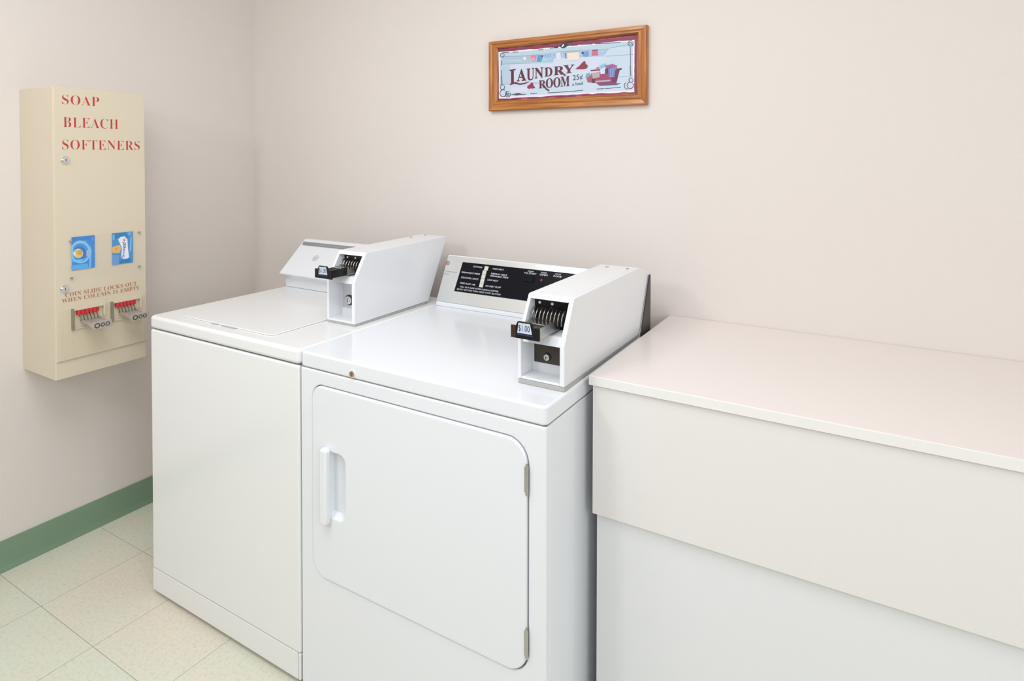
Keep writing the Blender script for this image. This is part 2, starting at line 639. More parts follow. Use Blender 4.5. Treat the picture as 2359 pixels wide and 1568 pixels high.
bm = bmesh.new()
fq = [(kx0 + .001, .002), (kx1 - .001, .002), (kx1 - .001, .158), (kx0 + .001, .158)]
fa = [bm.verts.new(dc(x, s, -3)) for x, s in fq]
fb = [bm.verts.new(dc(x, s, 0)) for x, s in fq]
bm.faces.new(fa)
bm.faces.new(fb)
for i in range(4):
    bm.faces.new((fa[i], fa[(i + 1) % 4], fb[(i + 1) % 4], fb[i]))
obj('fascia', bm, 'silver', dcon, smooth=False, label='brushed silver fascia around the black panel')
bm = bmesh.new()
pq = [(1.2745, .041), (1.7985, .041), (1.7985, .1405), (1.2795, .1405)]
fa = [bm.verts.new(dc(x, s, .5)) for x, s in pq]
fb = [bm.verts.new(dc(x, s, 5)) for x, s in pq]
bm.faces.new(fa)
bm.faces.new(fb)
for i in range(4):
    bm.faces.new((fa[i], fa[(i + 1) % 4], fb[(i + 1) % 4], fb[i]))
obj('control_panel', bm, 'panel', dcon, smooth=False, label='black control panel with white wording')
# white wording: the two lists beside the selector, the note under them, the captions over the lamps
def captions(label, rows):
    bm = bmesh.new()
    for w_, x0, x1, z, h in rows:
        text(bm, w_, dc(x0, z, 6), (x1 - x0, 0, 0), s1 * h, 0)
    obj('lettering', bm, 'white', dcon, smooth=False, label=label)


for row in (('COTTONS', 1.3245, 1.3605, .1265), ('PERMANENT PRESS', 1.286, 1.358, .1035), ('DELICATES / KNITS', 1.289, 1.3565, .0862), ('TIMED FLUFF / AIR', 1.2885, 1.3505, .0672)):
    captions('white caption left of the selector strip', [row + (.0052,)])
for rows in ((('HIGH HEAT', 1.4015, 1.4435, .1265),), (('MEDIUM HEAT', 1.400, 1.460, .110), ('PERMANENT PRESS', 1.399, 1.466, .1025)), (('LOW HEAT', 1.392, 1.4325, .0885),), (('NO HEAT FLUFF', 1.390, 1.4475, .0685),)):
    captions('white caption right of the selector strip', [r + (.0052,) for r in rows])
captions('two-line white note under the selector strip', [('PULL OUT SLIDE AFTER COINS ACCEPTED', 1.2945, 1.442, .0553, .0048), ('SELECT SETTING THEN PRESS START BUTTON', 1.2835, 1.452, .0465, .0048)])
captions('white caption above the start button', [('PUSH', 1.531, 1.5505, .1312, .0046), ('TO START', 1.519, 1.5625, .1243, .0052)])
captions('white caption above the red indicator', [('DOOR', 1.578, 1.5975, .1312, .0046), ('OPEN', 1.574, 1.6015, .1243, .0052)])
captions('rightmost white caption, next to the coin box', [('CYCLE', 1.626, 1.6455, .1312, .0046), ('DONE', 1.622, 1.6495, .1243, .0052)])
bm = bmesh.new()


def slab_on(bm, x0, x1, s0, s1_, k0, k1, mi=0, sh=0.):
    q = [(x0, s0), (x1, s0), (x1 + sh, s1_), (x0 + sh, s1_)]
    a = [bm.verts.new(dc(x, s, k0)) for x, s in q]
    b = [bm.verts.new(dc(x, s, k1)) for x, s in q]
    for l in (a, b):
        bm.faces.new(l).material_index = mi
    for i in range(4):
        bm.faces.new((a[i], a[(i + 1) % 4], b[(i + 1) % 4], b[i])).material_index = mi


for i in range(5):
    s0 = .064 + i * .0142
    o_ = .0035 if i >= 4 else 0.
    slab_on(bm, 1.367 + o_ - .0005 * (4 - i) * 0, 1.3815 + o_, s0, s0 + .0136, 5, 13)
obj('selector', bm, 'ivory', dcon, bevel=.0006, seg=2, label='ivory upright selector strip')
bm = bmesh.new()
slab_on(bm, 1.524, 1.5565, .1000, .1165, 5, 16)
obj('button', bm, 'panel', dcon, bevel=.001, label='black start button')
bm = bmesh.new()
cyl(bm, dc(1.585, .1095, 5), n1, .0042, .0022, 20)
obj('indicator_lamp', bm, 'led', dcon, label='dark red indicator lens')
bm = bmesh.new()
ring(bm, dc(1.219, .1318, 1), X1, s1, .0062, .0078)
ring(bm, dc(1.219, .1318, 1), X1, s1, .0050, .0055)
text(bm, chr(0x1D4D6) + chr(0x1D4D4), dc(1.2152, .1278, 1), (.0076, 0, 0), s1 * .008, 0)
obj('badge', bm, 'darkred', dcon, smooth=False, label='small dark red round emblem')
bm = bmesh.new()
text(bm, 'Commercial', dc(1.2185, .1012, 1), (.047, 0, 0), s1 * .0058, 0)
text(bm, 'Dryer', dc(1.2165, .0905, 1), (.021, 0, 0), s1 * .0068, 0)
obj('model_lettering', bm, 'greyink', dcon, smooth=False, label='grey wording below the emblem')
bm = bmesh.new()
prof = [(-.2175, ZT + .0002), (-.2175, .884), (-.214, .888), (-.1485, 1.031), (-.1438, 1.0345), (-.1395, 1.031), (-.1395, ZT + .0002)]
prism(bm, prof, 'x', kx1 + .0002, 1.9195)
obj('console_end_cap', bm, 'endcap', dr, bevel=.001, label='charcoal end cap of the console')


# ------------------------------------------------------------------ coin meters on the two machines
def coin_meter(label, x0, yf, z0, hb, ht, sl, rear, ext, slide_z, slide_y, sp, side_mat, price, deep_base, dot_x):
    """x0..x0+.113 wide; front at yf, upright to z0+hb, then slanting back by sl to z0+ht; rear = (y,z) points from the top rear down"""
    wd = .113
    x1 = x0 + wd
    t = thing('coin_meter', label, 'coin meter', (x0 + wd / 2, yf + .22, z0), 'coin meters bolted on the machines')
    zb, zt = z0 + hb, z0 + ht
    bt = deep_base
    prof = [(yf, z0 + bt), (yf, zb - .004), (yf + .002, zb + .002), (yf + sl, zt - .003), (yf + sl + .004, zt)] + rear
    thL, thR = .0085, .0115
    bm = bmesh.new()
    # right side plate (the broad one we look at) and left side plate
    prism(bm, prof, 'x', x1 - thR, x1)
    prism(bm, prof, 'x', x0, x0 + thL)
    # roof, back, floor
    yr, zr = rear[0]
    prism(bm, [(yf + sl + .001, zt - .005), (yf + sl + .004, zt), (yr, zr), (yr, zr - .006)], 'x', x0 + thL - .0005, x1 - thR + .0005)
    for (ya, za), (yb, zb_) in zip(rear[:-1], rear[1:]):
        prism(bm, [(ya, za), (yb, zb_), (yb - .006, zb_), (ya - .006, za - .004)], 'x', x0 + thL - .0005, x1 - thR + .0005)
    box(bm, x0 + thL - .0005, x1 - thR + .0005, yf + .0005, yf + .055, z0 + bt, z0 + bt + .006)
    # front bezel of the slanting upper face: lip above the opening
    k = sl / (ht - hb)
    zl = zt - .010
    prism(bm, [(yf + k * (zl - zb), zl), (yf + sl + .001, zt - .003), (yf + sl + .010, zt - .003), (yf + k * (zl - zb) + .010, zl)], 'x', x0 + thL - .0005, x1 - thR + .0005)
    # shelf below the opening, sloping out to the front
    zs = z0 + slide_z - .004
    prism(bm, [(yf + .003, zs - .020), (yf + .020, zs - .002), (yf + .075, zs), (yf + .075, zs - .03), (yf + .048, zs - .03), (yf + .045, zs - .022)], 'x', x0 + thL - .0005, x1 - thR + .0005)
    # back wall of the lower recess
    box(bm, x0 + thL - .0005, x1 - thR + .0005, yf + .050, yf + .056, z0 + bt, zs - .010)
    hs = obj('housing', bm, 'meter', t, bevel=.0022, seg=2)
    # inner dark plate behind the coin fingers
    ya = yf + sl + .016
    bm = B((x0 + thL, x1 - thR, ya, ya + .004, zs, zt - .005))
    obj('back_plate', bm, 'black', t, label='black plate behind the coin slots')
    for f in dot_x:
        bm = bmesh.new()
        cyl(bm, (x0 + thL + (wd - thL - thR) * f, ya, zt - .0215), 'y', .0032, -.002, 14)
        obj('rivet', bm, 'white', t)
    # lock plate and lock
    pz0, pz1 = z0 + .037, zs - .0205
    bm = B((x0 + thL + .0070, x1 - thR - .0005, yf + .047, yf + .0505, pz0, pz1))
    lp = obj('lock_plate', bm, sp['plate'], t, bevel=.0006, label=sp['plate_label'])
    bm = bmesh.new()
    c = Vector((x0 + sp['lx'], yf + .047, z0 + sp['lz']))
    cyl(bm, c, 'y', sp['lr'] * 1.3, -.0025, 24, 1)  # dark ring paints the dark reflection around the chrome lock
    cyl(bm, c, 'y', sp['lr'], -.006, 24, 0)
    cyl(bm, c + Vector((0, -.006, 0)), 'y', sp['lr'] * .62, -.002, 24, 0)
    box(bm, c.x - .0009, c.x + .0009, c.y - .009, c.y - .0078, c.z - sp['lr'] * .5, c.z + sp['lr'] * .5, 1)
    obj('lock', bm, ['chrome', 'dark'], lp, bevel=.0008, label='round chrome key lock')
    # coin slide
    sx0, sx1 = x0 + .010, x0 + .0735
    sz = z0 + slide_z
    yp = yf - slide_y
    bm = B((sx0 + .003, sx1 + .001, yp + .004, ya - .001, sz - .001, sz + .0035), (sx0 + .002, sx0 + .006, yp + .004, ya - .001, sz + .0035, sz + .017))
    st = obj('slide_tray', bm, 'steel', t, bevel=.0008, label='steel coin slide')
    bm = B((sx1 - .002, sx1 + .002, yp + .0035, yf + sp['side_to'], sz - .0005, sz + .0225))
    obj('slide_rail', bm, side_mat, st, bevel=.0008)  # black on the washer's box: dark reflection in the metal put into the colour
    bm = B((sx0 + .004, sx1, yf + .012, ya - .001, sz + .0035, sz + .0165))
    obj('coin_bed', bm, 'steel', st, bevel=.0008)
    n = sp['fingers']
    for i in range(n):
        bm = bmesh.new()
        xx = sx0 + .0065 + (x1 - thR - .012 - sx0 - .0065) * i / (n - 1)
        cy, cz, r = ya - .004, sz + .0165, sp['fr']
        pts = [(xx, cy - r * math.cos(a) * .95, cz + r * math.sin(a)) for a in [math.radians(q) for q in range(-8, 96, 8)]]
        tube(bm, pts, .0016, 8)
        obj('coin_finger', bm, 'finger', t)
    # front plate of the slide
    px0, px1 = sx0 - .004, sx1 + .001
    bm = bmesh.new()
    zt_ = sz + .0225
    prism(bm, [(px0 + .012, sz - .004), (px1, sz - .004), (px1, zt_), (px1 - .0145, zt_), (px1 - .0195, zt_ + .0095), (px0 + .017, zt_ + .0095), (px0 + .012, zt_)], 'y', yp, yp + .005)
    fp = obj('price_plate', bm, 'black', t, bevel=.0008, label='black slide front with a white price label')
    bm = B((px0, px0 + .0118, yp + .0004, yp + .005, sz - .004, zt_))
    obj('plate_end', bm, sp['end'], fp, bevel=.0008)  # where brown, a warm reflection painted onto the black plate
    bm = bmesh.new()
    q = [(px0 + .0165, sz + .008), (px1 - .0165, sz + .008), (px1 - .0215, zt_ + .0070), (px0 + .0195, zt_ + .0070)]
    prism(bm, q, 'y', yp - .0006, yp + .0002, 0)
    prism(bm, [(px0 + .0145, sz + .0035), (px1 - .0145, sz + .0035), (px1 - .0150, sz + .0065), (px0 + .0150, sz + .0065)], 'y', yp - .0005, yp + .0002, 2)
    text(bm, price, (px0 + .0195, yp - .0008, sz + .0108), (px1 - px0 - .0415, 0, 0), (0, 0, .0145), 1)
    obj('price_label', bm, ['label', 'ink', 'navy'], fp, smooth=False)
    bm = bmesh.new()
    box(bm, x0 + .001, x1 - .0005, yf + .001, rear[-1][0] - .006, z0 + .0002, z0 + bt - .0002)
    obj('base_plate', bm, sp['base'], t, bevel=.0015, label='grey base plate')
    if ext:       # cover piece behind the housing, folding down over the console
        bm = bmesh.new()
        prism(bm, ext, 'x', x0 + .001, x1 - .001)
        obj('rear_cover', bm, 'meter', t, bevel=.002)
    for f in sp['screws']:
        bm = bmesh.new()
        cyl(bm, (x0 + wd * f[0], f[1], f[2] - .0005), 'z', .0042, .003, 14)
        obj('screw', bm, 'steel', t)
    return t


coin_meter('white coin box on the washer, black slide front, nearest the left wall', 1.0605, -.5485, ZT, .1285, .2085, .047,
           [(-.104, 1.0885), (-.108, 1.083), (-.201, .895), (-.206, .882)], None, .146, .052,
           dict(plate='chrome', plate_label='bright plate with the key lock', lr=.0125, lx=.0445, lz=.0610, side_to=.008, fingers=8, fr=.020, end='black', base='meterbase',
                screws=[(.22, -.19, 1.0868), (.30, -.125, 1.0882)]),
           'black', '$1.00', .0068, (.15, .5, .85))
coin_meter('white coin box on the dryer, beside the counter, white price label on its coin slide', 1.8025, -.692, ZT, .0995, .1885, .047,
           [(-.232, 1.0650), (-.2315, 1.02), (-.2305, .93), (-.2300, .882)],
           [(-.2298, .889), (-.2298, 1.0645), (-.227, 1.0645), (-.139, 1.0400), (-.1375, 1.0355), (-.1475, 1.0345), (-.2195, .889)], .1155, .040,
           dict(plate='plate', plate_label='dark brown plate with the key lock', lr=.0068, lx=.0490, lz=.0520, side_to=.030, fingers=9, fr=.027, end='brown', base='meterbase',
                screws=[(.30, -.262, 1.0648), (.82, -.262, 1.0648)]),
           'steel', '$1.00', .0105, (.14, .48))

# ------------------------------------------------------------------ counter
cb = thing('counter_cabinet', 'white laminate counter base with a deep apron, right of the dryer', 'counter', (2.6, -.3, 0))
CX1 = 3.75
bm = B((1.9465, CX1, -.589, -.012, 0, .8665))
obj('body', bm, 'clow', cb, bevel=.0012)
bm = B((1.9412, CX1, -.602, -.5893, .5822, .8668))
obj('apron', bm, 'capron', cb, bevel=.0012, label='deep warm white apron board')
ct = thing('worktop', 'long pinkish-white laminate worktop on the counter base', 'worktop', (2.6, -.3, .868))
bm = B((1.9345, CX1, -.6065, -.0015, .8682, .8885))
obj('slab', bm, 'ctop', ct, bevel=.0015)
bm = B((1.9345, CX1, -.6085, -.6066, .8684, .8880))
obj('edge_band', bm, 'cedge', ct, bevel=.0006, label='white front edge strip')

# ------------------------------------------------------------------ framed sign
fs = thing('framed_sign', 'oak-framed LAUNDRY ROOM sign on the back wall above the dryer', 'sign', (1.578, 0, 1.527))
ox0, ox1, oz0, oz1 = 1.2922, 1.8635, 1.5265, 1.7685
ix0, ix1, iz0, iz1 = 1.3250, 1.8300, 1.5622, 1.7430
prof = [(0, .0), (0, .017), (.08, .0205), (.42, .0205), (.5, .0185), (.58, .0195), (.8, .0185), (1, .011), (1, .0)]
bm = bmesh.new()
cor = [((ox0, oz0), (ix0, iz0)), ((ox1, oz0), (ix1, iz0)), ((ox1, oz1), (ix1, iz1)), ((ox0, oz1), (ix0, iz1))]
for i in range(4):
    (o0, i0), (o1, i1) = cor[i], cor[(i + 1) % 4]
    ra = [bm.verts.new((o0[0] + (i0[0] - o0[0]) * f, -.0008 - h, o0[1] + (i0[1] - o0[1]) * f)) for f, h in prof]
    rb = [bm.verts.new((o1[0] + (i1[0] - o1[0]) * f, -.0008 - h, o1[1] + (i1[1] - o1[1]) * f)) for f, h in prof]
    for k in range(len(prof) - 1):
        bm.faces.new((ra[k], ra[k + 1], rb[k + 1], rb[k])).material_index = i % 2
obj('frame', bm, ['woodx', 'woodz'], fs)

ART = {}


def artmat(hexc):
    if hexc not in ART:
        ART[hexc] = mat('paint_' + hexc.strip('#'), hexc, .45)
    return ART[hexc]


class Sheet:
    """flat printed artwork: shapes given in pixels of a photo crop, laid on the sheet's own plane, each layer a hair above the last"""
    def __init__(s, n, d, x0, y0, scale, step):
        s.n, s.d, s.x0, s.y0, s.k, s.step = n, d, x0, y0, scale, step
        s.bm, s.mats, s.layer = bmesh.new(), [], 0

    def P(s, x, y):
        return at(s.x0 + x / s.k, s.y0 + y / s.k, s.n, s.d + s.step * s.layer)

    def mi(s, c):
        if c not in s.mats:
            s.mats.append(c)
        return s.mats.index(c)

    def up(s):
        s.layer += 1

    def poly(s, c, *pts):
        s.layer += 1
        poly(s.bm, [s.P(*p) for p in pts], s.mi(c))

    def ell(s, c, x, y, rx, ry, rot=0, n=24, a0=0, a1=360):
        r = math.radians(rot)
        pts = []
        for i in range(n):
            a = math.radians(a0 + (a1 - a0) * i / (n if a1 - a0 == 360 else n - 1))
            u, v = rx * math.cos(a), ry * math.sin(a)
            pts.append((x + u * math.cos(r) - v * math.sin(r), y + u * math.sin(r) + v * math.cos(r)))
        s.poly(c, *pts)

    def line(s, c, w, *pts):
        for (x0, y0), (x1, y1) in zip(pts[:-1], pts[1:]):
            l = math.hypot(x1 - x0, y1 - y0) or 1
            dx, dy = -(y1 - y0) / l * w / 2, (x1 - x0) / l * w / 2
            s.poly(c, (x0 + dx, y0 + dy), (x1 + dx, y1 + dy), (x1 - dx, y1 - dy), (x0 - dx, y0 - dy))

    def arc(s, c, w, x, y, rx, ry, a0, a1, n=14):
        s.line(c, w, *[(x + rx * math.cos(math.radians(a0 + (a1 - a0) * i / n)), y + ry * math.sin(math.radians(a0 + (a1 - a0) * i / n))) for i in range(n + 1)])

    def text(s, c, body, bl, br, tl, offset=0., spacing=1.):
        s.layer += 1
        p0, p1, p2 = s.P(*bl), s.P(*br), s.P(*tl)
        text(s.bm, body, p0, p1 - p0, p2 - p0, s.mi(c), offset, spacing)

    def build(s, name, parent, label=None):
        return obj(name, s.bm, [artmat(c) for c in s.mats], parent, smooth=False, label=label)


S = Sheet((0, 1, 0), -.0075, 1100, 40, 5.754, -.000005)
MAR, MAR2, PALE, PINKW, DK = '#8a3350', '#6b2440', '#ccd5e6', '#eee6f0', '#3f4d5c'
# sheet backing is solid board
bm = B((ix0 - .004, ix1 + .004, -.0074, -.0012, iz0 - .004, iz1 + .004))
bk = obj('print', bm, artmat(MAR), fs, label='printed sign panel with maroon border')
S.up()


def edge(x0, y0, x1, y1, n, j):
    return [(x0 + (x1 - x0) * i / n + random.uniform(-j, j) * .4, y0 + (y1 - y0) * i / n + random.uniform(-j, j)) for i in range(n)]


# white board with a ragged outline
pts = edge(278, 462, 2082, 298, 26, 5) + edge(2082, 298, 2078, 985, 12, 5) + edge(2078, 985, 285, 1078, 26, 6) + edge(285, 1078, 278, 462, 10, 4)
S.poly(PINKW, *pts)
# purple shading strokes within the maroon border (painted wear)
for i in range(16):
    f = i / 16
    x, y = 300 + 1750 * f, 420 - 165 * f
    S.poly(random.choice(['#7a2f58', '#a04a6a', MAR2]), (x, y - 12), (x + 90, y - 22), (x + 100, y - 6), (x + 10, y + 6))
for i in range(14):
    f = i / 14
    x, y = 330 + 1700 * f, 1086 - 82 * f
    S.poly(random.choice(['#7a2f58', '#c06070', MAR2, '#a23c4c']), (x, y), (x + 80, y - 6), (x + 90, y + 8), (x + 10, y + 13))
S.up()
S.poly(PALE, (300, 482), (2060, 322), (2058, 965), (305, 1055))
# planks
S.poly('#b7cfdc', (300, 478), (2060, 318), (2060, 390), (320, 520))
S.poly('#aebfd8', (325, 522), (2030, 395), (2025, 500), (320, 575))
S.poly('#a8c6d2', (320, 578), (1000, 560), (1000, 600), (320, 625))
S.poly('#c4d3e2', (1750, 402), (2020, 385), (2020, 770), (1800, 775), (1600, 620))
S.poly('#b6cadb', (300, 640), (430, 630), (430, 880), (300, 885))
S.poly('#c6d4e4', (300, 892), (1600, 800), (2030, 775), (2030, 905), (1400, 975), (320, 1040))
S.poly('#d9d4ea', (460, 930), (660, 920), (660, 985), (460, 995))
S.up()
LN = '#8ea3b6'
for a, b_ in (((325, 520), (1050, 498)), ((1050, 455), (1720, 420)), ((1720, 412), (2000, 362)), ((325, 622), (700, 606)), ((1700, 515), (2070, 490)), ((260, 888), (440, 884)), ((1880, 790), (2070, 775)), ((640, 868), (820, 870))):
    S.line(LN, 7, a, b_)
S.line('#a8b4cc', 5, (600, 515), (1000, 470), (1400, 440), (1700, 420))
# dark dashes of the ironwork border
for a, b_ in (((330, 470), (420, 462)), ((470, 465), (545, 456)), ((800, 432), (870, 425)), ((960, 412), (1030, 400)), ((1240, 372), (1330, 366)), ((1420, 358), (1520, 352)), ((1560, 350), (1900, 332)),
              ((700, 1012), (790, 1004)), ((930, 1000), (1300, 978)), ((1290, 975), (1400, 966)), ((1580, 950), (1680, 944)), ((1690, 945), (1900, 925)), ((450, 1025), (560, 1010)), ((540, 1025), (640, 1018))):
    S.line(DK, 9, a, b_)
for a, b_ in (((316, 570), (316, 640)), ((318, 700), (322, 890)), ((2028, 390), (2028, 780))):
    S.line('#6d7f92', 12, a, b_)
S.line('#5a6b7c', 15, (2026, 640), (2030, 770))
S.line('#5a6b7c', 15, (318, 780), (324, 880))
S.poly(DK, (450, 1022), (540, 1000), (600, 1018), (520, 1035))
S.up()
# scrolls at the corners and at the top
for x, y, r in ((328, 500, 26), (2030, 345, 34), (330, 925, 30), (340, 1005, 44), (402, 1020, 34), (2035, 830, 28), (2025, 900, 42)):
    S.arc(DK, 9, x, y, r, r * 1.05, -40, 300)
S.arc(DK, 8, 2030, 345, 15, 15, 95, 390)
S.line(DK, 8, (2043, 352), (2060, 372))
S.arc(DK, 8, 1980, 905, 34, 44, 60, 250)
S.ell('#5f8b93', 402, 1022, 18, 22)
S.poly('#262b38', (1080, 385), (1130, 335), (1190, 345), (1185, 385), (1140, 412))
S.poly('#262b38', (1020, 392), (1070, 378), (1070, 402), (1030, 408))
S.poly('#4d4f63', (1190, 355), (1260, 348), (1240, 370), (1190, 378))
S.up()
S.poly('#e4e9ee', (1110, 385), (1140, 350), (1150, 368), (1130, 392))
# washing on the line
S.poly('#c9c3cf', (600, 520), (650, 512), (655, 568), (598, 572))
S.poly('#ecebf2', (612, 532), (640, 528), (640, 560), (612, 562))
S.poly('#b9bcc0', (668, 512), (700, 508), (700, 568), (665, 565))
S.poly('#e17ba6', (708, 508), (745, 496), (780, 508), (765, 580), (725, 585))
S.poly('#f29aae', (722, 540), (760, 530), (758, 575), (728, 580))
S.poly('#4b9cc4', (800, 500), (865, 500), (850, 570), (828, 588), (782, 585))
S.poly('#23335c', (848, 505), (872, 508), (862, 525), (850, 522))
S.poly('#a9c0e0', (885, 492), (1000, 480), (1010, 560), (960, 578), (900, 540))
S.poly('#d8dcf0', (1040, 470), (1100, 460), (1110, 560), (1040, 570))
for x in (905, 935, 965):
    S.line('#6f88b8', 8, (x, 490), (x + 4, 530))
S.line('#6a6a78', 12, (1162, 470), (1172, 545))
S.poly('#e9dccf', (1190, 468), (1350, 458), (1350, 560), (1190, 572))
S.line('#b9a898', 7, (1195, 466), (1350, 455))
S.line('#f3d6c2', 9, (1200, 520), (1345, 510))
S.poly('#6f9ad0', (1378, 462), (1470, 442), (1475, 505), (1440, 520), (1400, 512))
S.poly('#27366c', (1376, 462), (1410, 455), (1405, 485), (1385, 486))
S.poly('#c7687f', (1520, 430), (1585, 425), (1600, 500), (1510, 508))
S.poly('#7c4354', (1520, 432), (1600, 425), (1590, 440), (1530, 445))
S.poly('#aac4dc', (1625, 432), (1705, 422), (1705, 468), (1630, 478))
# tub with folded washing
S.poly('#9b3f66', (1500, 745), (1850, 690), (1840, 880), (1600, 892), (1560, 860))
S.poly('#6d2b50', (1780, 700), (1885, 690), (1838, 878), (1780, 880))
S.poly('#a8536f', (1440, 790), (1540, 745), (1560, 860), (1460, 862))
S.poly('#5d3342', (1520, 780), (1560, 800), (1565, 868), (1510, 868))
S.poly('#a9aebc', (1560, 842), (1760, 825), (1760, 845), (1560, 862))
S.poly('#8c3658', (1590, 868), (1840, 855), (1838, 885), (1605, 893))
S.poly('#5b5a80', (1600, 892), (1900, 870), (1850, 895), (1620, 905))
S.up()
S.poly('#b9a3a8', (1510, 742), (1620, 715), (1620, 790), (1530, 815))
S.line('#6e3648', 17, (1500, 705), (1660, 690))
S.line('#4c2f42', 22, (1840, 690), (1910, 682))
S.poly('#7cc0cc', (1620, 640), (1700, 610), (1720, 660), (1630, 690))
S.poly('#a75890', (1690, 640), (1790, 615), (1850, 640), (1840, 700), (1700, 690))
S.poly('#cfd9ee', (1625, 685), (1700, 660), (1695, 745), (1630, 750))
S.poly('#473f5c', (1690, 680), (1740, 670), (1735, 745), (1690, 748))
S.poly('#8a98d8', (1735, 680), (1830, 660), (1815, 790), (1740, 790))
for x in (1755, 1785, 1812):
    S.line('#5a4a92', 8, (x, 650), (x - 6, 780))
S.poly('#c0708a', (1570, 668), (1610, 655), (1620, 690), (1570, 695))
S.poly('#7fa6a8', (1440, 745), (1490, 735), (1480, 790), (1430, 800))
S.up()
# lettering, rising to the right
RD, RD2 = '#5e1e32', '#7c2c3c'


def let(ch, x0, y0, x1, y1, dx=0, c=RD):
    """one letter standing on (x0,y1)-(x1,y1'), box left x0, top y0"""
    rise = (x1 - x0) * -.09
    S.text(c, serif(ch), (x0, y1), (x1, y1 + rise), (x0, y0), .006)


S.line(RD, 36, (462, 700), (462, 872))
S.poly(RD, (425, 695), (505, 682), (505, 696), (425, 712))
S.poly(RD, (430, 880), (500, 855), (560, 875), (620, 868), (690, 842), (630, 882), (560, 894), (490, 878), (430, 898))
for ch, x0, y0, x1, y1 in (('A', 520, 690, 645, 848), ('U', 650, 680, 752, 838), ('N', 758, 672, 872, 812), ('D', 888, 668, 992, 786), ('R', 1010, 654, 1148, 768), ('Y', 1140, 636, 1282, 745)):
    let(ch, x0, y0, x1, y1)
for ch, x0, y0, x1, y1 in (('R', 812, 838, 905, 942), ('O', 905, 812, 1000, 938), ('O', 1005, 798, 1100, 932), ('M', 1102, 788, 1220, 918)):
    let(ch, x0, y0, x1, y1)
S.line(RD, 20, (880, 900), (905, 945), (950, 972))
S.line(RD, 20, (1090, 705), (1150, 760), (1165, 772))
S.text('#35545f', '25¢', (1262, 852), (1395, 832), (1262, 768), 0)
S.text('#35545f', 'a load', (1255, 905), (1395, 890), (1255, 865), 0)
# hearts
for x, y, w, tilt, c in ((1385, 645, 75, -20, '#8d2740'), (712, 905, 58, -8, '#9c2148')):
    r = math.radians(tilt)
    hp = [(0, -1.0), (.32, -.55), (.85, .1), (.95, .55), (.6, .8), (.2, .72), (0, .5), (-.25, .72), (-.6, .75), (-.85, .5), (-.7, .1), (-.3, -.4)]
    if tilt < -10:
        hp = [(-1.2, .55), (-.5, .0), (.1, -.65), (.4, -.9), (.62, -.75), (.62, -.4), (.95, -.2), (1., .15), (.8, .4), (.3, .55), (-.4, .55)]
        r = 0
    else:
        hp = [(-.95, .45), (-.85, .05), (-.35, -.25), (.05, -.7), (.3, -.75), (.5, -.1), (.95, .55), (.4, .6), (.3, .75), (0, .55), (-.5, .75)]
        r = 0
    S.poly(c, *[(x + w * (a * math.cos(r) - b_ * math.sin(r)), y + w * (a * math.sin(r) + b_ * math.cos(r))) for a, b_ in hp])
S.build('artwork', bk, 'painted lettering, clothes line and wash tub')

# ------------------------------------------------------------------ soap dispenser on the left wall
by0, by1, bz0, bz1, BX = -.9052, -.6198, .6496, 1.59, .2278
sd = thing('laundry_supply_dispenser', 'tall cream metal soap, bleach and softener dispenser on the left wall', 'vending dispenser', (0, -.7625, bz0))
bm = B((.0008, BX - .0035, by0, by1, bz0, bz1))
obj('cabinet', bm, 'cream', sd, bevel=.003)
bm = B((BX - .0033, BX, by0 + .001, by1 - .001, .7085, bz1 - .001))
dd = obj('door', bm, 'cream', sd, bevel=.0016, seg=2)
xs = BX + .0003
for s, ya, yb, za, zb in (('SOAP', -.8795, -.7695, 1.5335, 1.5640), ('BLEACH', -.8770, -.7095, 1.4600, 1.4930), ('SOFTENERS', -.8805, -.6385, 1.3885, 1.4205)):
    bm = bmesh.new()
    text(bm, serif(s), (xs, ya, za), (0, yb - ya, 0), (0, 0, zb - za), 0, -.014, 1.06)
    obj('lettering', bm, 'redink', dd, smooth=False, label='red word ' + s)
for s, ya, yb, za, zb in (('COIN SLIDE LOCKS OUT', -.8775, -.6535, .9135, .9270), ('WHEN COLUMN IS EMPTY', -.8870, -.6440, .8965, .9095)):
    bm = bmesh.new()
    text(bm, serif(s), (xs, ya, za), (0, yb - ya, 0), (0, 0, zb - za), 0, -.004, 1.05)
    obj('notice_lettering', bm, 'orangeink', dd, smooth=False, label='brick red line ' + s)
for z, y in ((1.3545, -.8740), (.9415, -.8800)):
    bm = bmesh.new()
    c = Vector((BX, y, z))
    cyl(bm, c, 'x', .0125, .003, 24, 0)
    cyl(bm, c + Vector((.003, 0, 0)), 'x', .0085, .006, 24, 0)
    box(bm, c.x + .0085, c.x + .0096, c.y - .001, c.y + .001, c.z - .005, c.z + .005, 1)
    obj('lock', bm, ['chrome', 'dark'], dd, bevel=.001, label='round chrome key lock')
